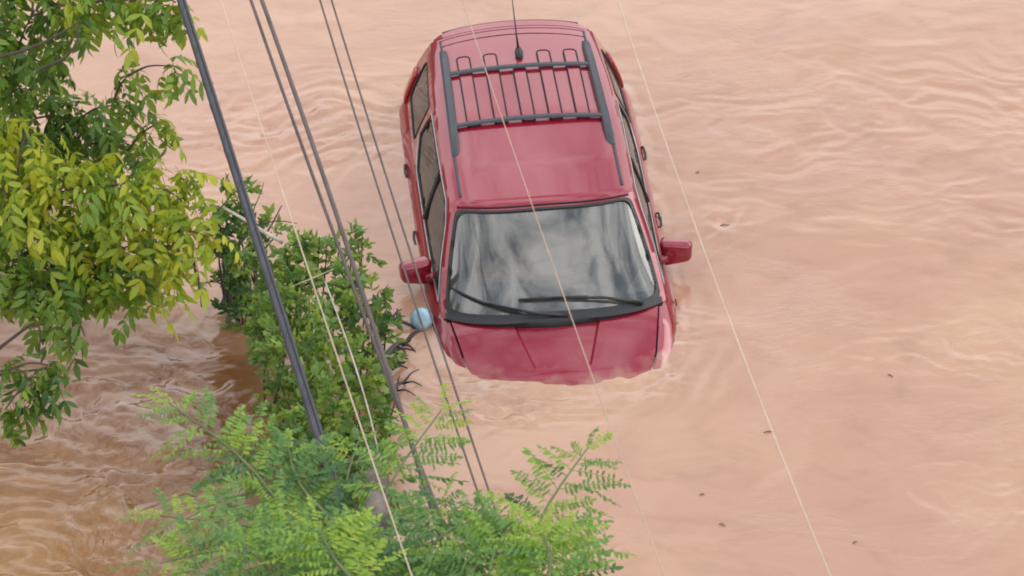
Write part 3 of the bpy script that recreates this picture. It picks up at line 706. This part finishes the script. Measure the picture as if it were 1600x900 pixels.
# ------------------------------------------------------------------ foliage
cosf = lambda a: math.cos(a)
def leaflet(length, width, droop=.25, fold=.18, n=4):
    """pointed oval leaflet along +x, up = +z; returns verts, faces"""
    v = []; f = []
    for i in range(n + 1):
        t = i / n; w = width * .5 * (math.sin(math.pi * min(1, t * .93 + .04)) ** .75); x = length * t; z = -droop * length * t * t
        v += [(x, -w, z + fold * w), (x, 0, z), (x, w, z + fold * w)]
    for i in range(n):
        b = i * 3; f += [(b, b + 3, b + 4, b + 1), (b + 1, b + 4, b + 5, b + 2)]
    return v, f
def xf(v, Mx): return [Mx @ Vector(p) for p in v]
def compound(rng, L=.20, pairs=3, ll=.095, lw=.036, tint=.4, droop=.5):
    """palmately-pinnate leaf: stalk + leaflets"""
    mb = MB()
    for k in range(pairs):
        t = .35 + .6 * k / max(1, pairs - 1); 
        for s in (-1, 1):
            a = s * R(rng.uniform(45, 70)); M_ = Matrix.Translation((L * t, 0, -droop * L * t * t)) @ Matrix.Rotation(a, 4, 'Z') @ Matrix.Rotation(R(rng.uniform(10, 45)), 4, 'Y') @ Matrix.Rotation(R(rng.uniform(-25, 25)), 4, 'X')
            v, f = leaflet(ll * rng.uniform(.75, 1.1), lw * rng.uniform(.8, 1.15), rng.uniform(.1, .5), n=3); mb.add(xf(v, M_), f, min(1, max(0, tint + rng.uniform(-.12, .12))))
    M_ = Matrix.Translation((L, 0, -droop * L)) @ Matrix.Rotation(R(rng.uniform(20, 50)), 4, 'Y')
    v, f = leaflet(ll * 1.1, lw * 1.1, .3, n=3); mb.add(xf(v, M_), f, tint)
    b = len(mb.v); mb.tube([(L * t, 0, -droop * L * t * t) for t in (0, .5, 1)], .0018, 3, False); mb.t += [tint * .8] * (len(mb.v) - b)
    return mb
def leafmesh(mb, name, mat):
    me = mesh_from(name, mb.v, mb.f, 179.5); a = me.attributes.new('tint', 'FLOAT', 'POINT'); a.data.foreach_set('value', mb.t); me.materials.append(mat); return me
def place_leaves(root, variants, spots, name, mat, limit):
    """spots: (Matrix, variant); the nearest to the camera stay separate, the rest is joined"""
    inv = root.matrix_world.inverted() if root.matrix_world else Matrix()
    spots = sorted(spots, key=lambda s: (s[0].translation - CAMP).length)
    def inframe(m):
        d = m.translation - CAMP; k = d.dot(FWD); px = 800 + FPX * d.x / k; py = 450 - FPX * d.dot(UPV) / k
        return -10 < px < 1610 and -10 < py < 910
    near = [s for s in spots if inframe(s[0])][:limit]; ids = set(id(s) for s in near); rest = [s for s in spots if id(s) not in ids]
    mes = {}
    for m, k in near:
        if k not in mes: mes[k] = leafmesh(variants[k], name, mat)
        o = bpy.data.objects.new(name, mes[k]); COL.objects.link(o); o.parent = root; o.matrix_local = inv @ m
    if rest:
        big = MB()
        for m, k in rest: mb = variants[k]; big.add(xf(mb.v, inv @ m), mb.f); big.t += mb.t
        o = link('foliage', leafmesh(big, 'foliage', mat), None, root); o['kind'] = 'stuff'
def branch(root, name, pts, r0, r1, mat, n=7):
    P = catmull([np.array(p) for p in pts], 5); P = [Vector(p) - root.location for p in P]; m = len(P)
    return MB().tube(P, [lerp(r0, r1, i / (m - 1)) for i in range(m)], n).build(name, mat, root, 180)
rng = random.Random(11)
def setroot(o):
    bpy.context.view_layer.update()

# --- broad-leaved tree at the left
tb = Vector((-6.6, 1.2, -.4))
tree = empty('broadleaf_tree', tb); tag(tree, 'leafy tree with yellowish green drooping leaves filling the upper left corner', 'tree')
bpy.context.view_layer.update()
branch(tree, 'trunk', [tb, tb + Vector((.1, -.3, 2.2)), tb + Vector((.5, -1.0, 4.4)), tb + Vector((.9, -1.6, 6.2))], .20, .07, M['bark'], 12)
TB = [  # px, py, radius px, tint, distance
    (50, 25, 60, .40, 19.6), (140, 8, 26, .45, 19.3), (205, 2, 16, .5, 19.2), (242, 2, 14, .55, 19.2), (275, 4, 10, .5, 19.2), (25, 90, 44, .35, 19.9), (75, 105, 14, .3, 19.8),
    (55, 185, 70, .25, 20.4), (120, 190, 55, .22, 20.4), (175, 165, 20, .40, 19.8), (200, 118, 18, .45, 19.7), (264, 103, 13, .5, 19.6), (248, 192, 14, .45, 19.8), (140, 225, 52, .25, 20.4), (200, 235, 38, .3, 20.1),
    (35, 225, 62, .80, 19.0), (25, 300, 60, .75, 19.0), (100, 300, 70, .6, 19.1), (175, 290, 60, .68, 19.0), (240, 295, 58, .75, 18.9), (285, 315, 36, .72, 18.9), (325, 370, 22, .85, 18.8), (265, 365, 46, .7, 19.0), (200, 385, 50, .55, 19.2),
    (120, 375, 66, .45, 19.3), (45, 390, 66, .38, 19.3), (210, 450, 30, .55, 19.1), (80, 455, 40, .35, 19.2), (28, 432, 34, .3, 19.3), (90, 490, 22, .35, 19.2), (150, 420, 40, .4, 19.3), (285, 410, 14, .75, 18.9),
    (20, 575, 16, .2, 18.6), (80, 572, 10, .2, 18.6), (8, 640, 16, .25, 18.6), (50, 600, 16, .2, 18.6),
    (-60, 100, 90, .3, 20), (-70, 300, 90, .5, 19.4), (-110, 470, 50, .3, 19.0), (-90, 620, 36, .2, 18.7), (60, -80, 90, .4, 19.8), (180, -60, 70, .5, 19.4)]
variants = []
for i in range(16):
    r_ = random.Random(100 + i); variants.append(compound(r_, r_.uniform(.13, .2), 3, .088, .034, [.12, .3, .45, .6, .72, .88][i % 6], r_.uniform(.3, .8)))
byt = {0: [], 1: [], 2: [], 3: [], 4: [], 5: []}
for i in range(16): byt[i % 6].append(i)
spots = []
hub1 = tb + Vector((.2, -.8, 3.6))
done = []
for (px, py, rad, tint, d) in sorted(TB, key=lambda b: math.hypot(b[0] + 200, b[1] - 280)):
    c = atd(px, py, d); rm = rad * d / FPX
    nL = max(9, int((rad / 10.0) ** 2 * 1.35))
    par = min(done, key=lambda q: (q[0] - px) ** 2 + (q[1] - py) ** 2 + 60 * abs(q[1] - py)) if done else None
    pc = par[2] if par else hub1; done.append((px, py, c))
    branch(tree, 'branch', [pc, pc.lerp(c, .5) + Vector((0, 0, .03)), c], .030 if not par else .008, .004, M['twig'], 6)
    for k in range(nL):
        a = rng.uniform(0, 2 * math.pi); q = math.sqrt(rng.random()); dz = rng.gauss(0, .5)
        p = c + Vector((math.cos(a) * q * rm, 0, 0)) + UPV * (math.sin(a) * q * rm) + FWD * (dz * rm * .9)
        out = (p - c); out.z *= .3; yaw = math.atan2(out.y, out.x) + rng.gauss(0, .7)
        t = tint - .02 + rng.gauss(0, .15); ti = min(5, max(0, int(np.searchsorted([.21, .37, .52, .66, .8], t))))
        m = Matrix.Translation(p) @ Matrix.Rotation(yaw, 4, 'Z') @ Matrix.Rotation(R(rng.gauss(38, 22)), 4, 'Y') @ Matrix.Rotation(R(rng.gauss(0, 25)), 4, 'X') @ Matrix.Scale(rng.uniform(.65, 1.2), 4)
        spots.append((m, rng.choice(byt[ti])))
place_leaves(tree, variants, spots, 'leaf', M['leaf'], 290)
for pts in ([(-30, 95), (40, 78), (95, 52), (130, 30)], [(60, 110), (98, 92), (118, 70), (122, 48)], [(-20, 560), (20, 528), (58, 505), (62, 550)], [(-30, 590), (40, 580), (90, 575)], [(300, 400), (312, 450), (315, 480)]):
    branch(tree, 'twig', [atd(x, y, 19.1) for x, y in pts], .012, .004, M['twig'], 6)

# --- shrub standing in the water
bb = at(480, 600, -.2)
bush = empty('water_shrub', bb); tag(bush, 'low dense green shrub standing in water between the cable and the car', 'shrub'); bpy.context.view_layer.update()
BB = [(345, 330, 36, .5, 1.1), (372, 300, 20, .5, 1.2), (395, 370, 40, .45, .9), (365, 370, 36, .2, .8), (380, 425, 34, .1, .55), (390, 470, 26, .15, .4), (440, 420, 52, .5, 1.1), (490, 395, 46, .6, 1.2), (540, 385, 26, .6, 1.1), (470, 480, 62, .5, 1.1), (535, 450, 46, .5, 1.1), (585, 460, 22, .5, .9), (560, 395, 14, .4, 1.1),
      (560, 515, 52, .45, .9), (480, 555, 62, .6, 1.2), (545, 590, 50, .65, 1.1), (595, 545, 22, .3, .6), (500, 635, 52, .55, 1.2), (560, 655, 40, .4, 1.0), (450, 600, 36, .5, .9), (430, 520, 36, .5, .8), (420, 470, 30, .4, .7), (490, 700, 46, .35, 1.1), (540, 720, 46, .3, 1.0), (610, 610, 18, .35, .5), (580, 690, 30, .35, .8), (455, 660, 28, .4, .8)]
bvar = []
for i in range(12):
    r_ = random.Random(300 + i); mb = MB(); L = r_.uniform(.07, .12); tint = [.12, .4, .62, .9][i % 4]
    for k in range(9):
        t = k / 8; a = k * 2.4 + r_.uniform(-.4, .4)
        M_ = Matrix.Translation((L * t, 0, 0)) @ Matrix.Rotation(a, 4, 'X') @ Matrix.Rotation(R(r_.uniform(-85, -20)), 4, 'Y') @ Matrix.Rotation(R(r_.uniform(-50, 50)), 4, 'X')
        v, f = leaflet(r_.uniform(.050, .074), r_.uniform(.032, .042), r_.uniform(.1, .4), n=2); mb.add(xf(v, M_), f, min(1, max(0, tint + r_.uniform(-.15, .15))))
    b = len(mb.v); mb.tube([(0, 0, 0), (L * .5, 0, .004), (L, 0, 0)], .002, 3, False); mb.t += [.2] * (len(mb.v) - b)
    bvar.append(mb)
spots = []
for (px, py, rad, tint, z) in BB:
    c = at(px, py, z * .8); rm = rad / 215.; foot = Vector((c.x + rng.uniform(-.1, .1), c.y + rng.uniform(-.1, .2), -.15))
    for _ in range(2):
        e = c + Vector((rng.uniform(-.5, .5) * rm, rng.uniform(-.5, .5) * rm, rng.uniform(-.1, .15)))
        branch(bush, 'stem', [foot, foot.lerp(e, .5) + Vector((rng.uniform(-.06, .06), rng.uniform(-.06, .06), .05)), e], .011, .004, M['twig'], 5)
    nL = max(5, int((rad / 10.) ** 2 * 2.3))
    for k in range(nL):
        d = Vector((rng.gauss(0, 1), rng.gauss(0, 1), rng.gauss(0, .8))).normalized() * (rng.random() ** .45) * rm
        p = c + d
        if k % 4 == 0: p.z *= rng.uniform(.05, .6)
        p.z = max(.04, p.z)
        dirv = (d + Vector((rng.gauss(0, .5), rng.gauss(0, .5), rng.gauss(0, .4))) * rm).normalized()
        q = dirv.to_track_quat('X', 'Z')
        t = tint + .12 + rng.gauss(0, .2); ti = min(3, max(0, int(np.searchsorted([.28, .5, .72], t))))
        spots.append((Matrix.Translation(p) @ q.to_matrix().to_4x4() @ Matrix.Rotation(rng.uniform(0, 6.28), 4, 'X') @ Matrix.Scale(rng.uniform(.8, 1.2), 4), rng.choice([ti, ti + 4, ti + 8])))
place_leaves(bush, bvar, spots, 'leafy_shoot', M['bushleaf'], 280)

# --- dead bleached branch and debris round the shrub
db = at(385, 335, .9)
dead = empty('dead_branch', db); tag(dead, 'bleached bare dead branch poking out of the shrub top', 'branch'); bpy.context.view_layer.update()
branch(dead, 'limb', [at(345, 322, .95), at(385, 345, 1.0), at(412, 362, 1.0), at(440, 378, 1.02)], .010, .017, M['wood_pale'])
branch(dead, 'twig', [at(408, 350, 1.0), at(435, 345, 1.02), at(464, 349, 1.0)], .006, .003, M['twig'], 5)
branch(dead, 'twig', [at(340, 330, .95), at(362, 300, 1.05), at(352, 270, 1.1)], .006, .003, M['twig'], 5)
branch(dead, 'twig', [at(395, 330, 1.0), at(408, 300, 1.05), at(412, 285, 1.1)], .005, .002, M['twig'], 5)
db = at(628, 560, 0)
for i, (x0, y0, x1, y1, r, lab) in enumerate([(560, 492, 650, 512, .022, 'dark waterlogged branch reaching from the shrub towards the blue ball'), (600, 560, 640, 532, .028, 'short dark driftwood stub just below the blue ball, beside the shrub'),
                                              (590, 590, 632, 566, .024, 'dark forked driftwood below the stub at the shrub edge'), (604, 625, 634, 596, .020, 'lowest dark driftwood stick at the right edge of the shrub')]):
    a = at(x0, y0, .06); b = at(x1, y1, .02); o = empty('driftwood', a); tag(o, lab, 'driftwood', 'driftwood by the shrub'); bpy.context.view_layer.update()
    branch(o, 'limb', [a, a.lerp(b, .5) + Vector((0, .02, .03)), b], r, r * .5, M['debris'], 7)
    for k in range(5):
        t = rng.uniform(.2, .95); p = a.lerp(b, t); e = p + Vector((rng.uniform(-.02, .16), rng.uniform(-.16, .16), rng.uniform(.0, .06)))
        branch(o, 'twig', [p, p.lerp(e, .5) + Vector((0, 0, .03)), e], r * .45, r * .2, M['debris'], 5)
ra = at(375, 450, 0.02); rt = empty('shade_tangle', ra); tag(rt, 'dark tangle of sticks added as the shade under the left end of the shrub', 'tangle'); bpy.context.view_layer.update()  # dark sticks added to stand for the shade under the shrub
for k in range(16):
    p0 = at(rng.uniform(335, 405), rng.uniform(395, 485), -.03); p1 = p0 + Vector((rng.uniform(-.25, .3), rng.uniform(-.1, .35), rng.uniform(.08, .38)))
    branch(rt, 'root', [p0, p0.lerp(p1, .5) + Vector((rng.uniform(-.1, .1), rng.uniform(-.1, .1), .05)), p1], rng.uniform(.012, .024), .005, M['debris'], 6)
mb = MB(); P = [at(x, y, z) for x, y, z in ((508, 440, 1.25), (532, 505, 1.5), (556, 575, 1.55), (578, 650, 1.5), (600, 745, 1.4))]
st = mb.tube(catmull([np.array(p) for p in P], 6), .0055, 7).build('bare_stalk', M['wood_pale'], None, 180); tag(st, 'pale bare stalk lying across the shrub beside the pale wire', 'stalk')
tw = MB().tube([at(455, 448, 1.5), at(487, 435, 1.55), at(522, 420, 1.5)], [.003, .0045, .002], 6).build('bleached_stick', M['wood_pale'], None, 180); tag(tw, 'short pale stick lying crosswise on the shrub under the pale wire', 'stick')

# --- feathery pinnate tree at the bottom
lb = atd(640, 1330, 12.6); lb = Vector((lb.x - .1, lb.y - .3, -.3))
loc = empty('feathery_tree', lb); tag(loc, 'bright green tree with feathery pinnate fronds rising at the bottom edge', 'tree'); bpy.context.view_layer.update()
def frond(seed, L=.21, pairs=8, tint=.5):
    r_ = random.Random(seed); mb = MB(); arch = r_.uniform(.15, .5); curl = r_.uniform(-.15, .15)
    for k in range(pairs):
        t = .14 + .84 * k / (pairs - 1); base = Vector((L * t, curl * L * t * t, -arch * L * t * t)); sz = math.sin(math.pi * (.18 + .72 * t)) ** .5
        for s in (-1, 1):
            M_ = Matrix.Translation(base) @ Matrix.Rotation(s * R(r_.uniform(55, 84)), 4, 'Z') @ Matrix.Rotation(R(r_.uniform(-8, 42)), 4, 'Y') @ Matrix.Rotation(s * R(r_.uniform(-28, 35)), 4, 'X')
            v, f = leaflet(.038 * sz * r_.uniform(.75, 1.12), .0145 * r_.uniform(.8, 1.15), .12, .25, 3); mb.add(xf(v, M_), f, min(1, max(0, tint + r_.uniform(-.1, .1))))
    M_ = Matrix.Translation((L, curl * L, -arch * L)) @ Matrix.Rotation(R(20), 4, 'Y'); v, f = leaflet(.034, .015, .12, .25, 3); mb.add(xf(v, M_), f, tint)
    b = len(mb.v); mb.tube([(L * t, curl * L * t * t, -arch * L * t * t) for t in (0, .33, .66, 1)], .0016, 3, False); mb.t += [min(1, tint + .1)] * (len(mb.v) - b)
    return mb
fvar = []
for i in range(20): fvar.append(frond(500 + i, random.Random(i).uniform(.17, .25), random.Random(i).choice([9, 10, 11]), [.2, .42, .6, .8, .95][i % 5]))
SH = [  # shoot tips: base px, mid px, tip px, distance base, distance tip, tint, fronds
    ((520, 930), (400, 740), (262, 628), 12.9, 13.4, .55, 13), ((560, 900), (420, 830), (250, 806), 12.5, 12.6, .6, 13), ((520, 930), (380, 860), (250, 880), 12.3, 12.3, .45, 10),
    ((600, 930), (600, 780), (690, 640), 12.7, 13.3, .68, 13), ((560, 900), (540, 770), (560, 690), 12.9, 13.5, .55, 10), ((480, 900), (440, 760), (400, 670), 12.9, 13.4, .4, 11),
    ((780, 980), (845, 810), (918, 700), 12.2, 12.9, .6, 11), ((800, 960), (860, 900), (895, 850), 12.0, 12.2, .45, 6), ((760, 960), (770, 870), (800, 820), 12.1, 12.3, .75, 10),
    ((640, 920), (700, 830), (790, 805), 12.5, 12.7, .5, 11), ((560, 930), (520, 870), (500, 830), 12.0, 12.1, .85, 12), ((640, 950), (650, 850), (690, 790), 12.5, 12.8, .45, 10),
    ((450, 940), (420, 890), (380, 850), 12.1, 12.1, .5, 8), ((840, 960), (860, 880), (850, 840), 11.9, 12.0, .8, 10), ((600, 950), (580, 880), (610, 840), 12.2, 12.4, .4, 9), ((720, 960), (740, 900), (720, 850), 12.1, 12.3, .5, 8),
    ((540, 850), (470, 760), (450, 700), 13.0, 13.3, .35, 8), ((560, 960), (480, 900), (430, 800), 12.4, 12.7, .5, 10)]
spots = []
crotch = atd(640, 1330, 12.6)
branch(loc, 'trunk', [lb, lb.lerp(crotch, .6), crotch, atd(596, 900, 12.75), atd(590, 745, 13.25)], .10, .045, M['bark'], 12)
for (A, B_, C, dA, dC, tint, nf) in SH:
    P = [atd(*A, dA), atd(*B_, (dA + dC) / 2), atd(*C, dC)]
    branch(loc, 'branch', [crotch, crotch.lerp(P[0], .6) + Vector((0, -.1, .1))] + P, .015, .0025, M['stem'], 6)
    cur = catmull([np.array(p) for p in P], 12)
    nf = int(nf * 2.9)
    for k in range(nf):
        t = .12 + .88 * k / (nf - 1); i = int(t * (len(cur) - 1)); p = Vector(cur[i]); i2 = min(i + 1, len(cur) - 1); tg = (Vector(cur[i2]) - Vector(cur[i2 - 1])).normalized()
        side = tg.cross(Vector((0, 0, 1))).normalized() * (1 if k % 2 else -1)
        d = (tg * rng.uniform(.25, .6) + side * rng.uniform(.7, 1) + Vector((0, 0, rng.uniform(-.1, .35)))).normalized()
        if k >= nf - 2: d = (tg + side * .35 + Vector((0, 0, .2))).normalized()
        tt = tint + (.22 if t > .8 else 0) + .05 + rng.gauss(0, .17); ti = min(4, max(0, int(np.searchsorted([.3, .5, .7, .88], tt))))
        q = d.to_track_quat('X', 'Z'); sc = rng.uniform(.8, 1.15) * (1 if t < .85 else .7)
        spots.append((Matrix.Translation(p) @ q.to_matrix().to_4x4() @ Matrix.Rotation(R(rng.gauss(0, 22)), 4, 'X') @ Matrix.Scale(sc, 4), ti + 5 * rng.randrange(4)))
place_leaves(loc, fvar, spots, 'frond', M['locust'], 290)

# ------------------------------------------------------------------ scraps adrift
for (px, py, L, a, lab) in [(1090, 269, .035, .3, 'tiny dark scrap adrift beside the rightmost wire, level with the roof'), (1391, 587, .05, 2.4, 'small dark twig adrift on open water at far right'),
                            (1201, 675, .075, .1, 'brown twig adrift right under the rightmost pale wire'), (1097, 773, .04, .2, 'tiny brown scrap adrift below and left of the rightmost wire'), (1128, 820, .05, 2.7, 'small brown twig adrift near the bottom, left of the rightmost wire'),
                            (1336, 848, .04, .5, 'tiny scrap adrift near the bottom, right of the rightmost wire'), (1131, 350, .10, .2, 'dark waterlogged scrap spinning in the eddy right of the windscreen')]:
    p = at(px, py, .004); d = Vector((math.cos(a), math.sin(a), 0)) * L * .5
    h = float(water_h(np.array([p.x]), np.array([p.y]))[0]); p.z = h + .004
    o = MB().tube([p - d, p + Vector((0, .004, .006)), p + d], [.002, .0045, .0015], 6).build('floating_twig', M['twig'], None, 180); tag(o, lab, 'twig', 'scraps adrift on the flood')
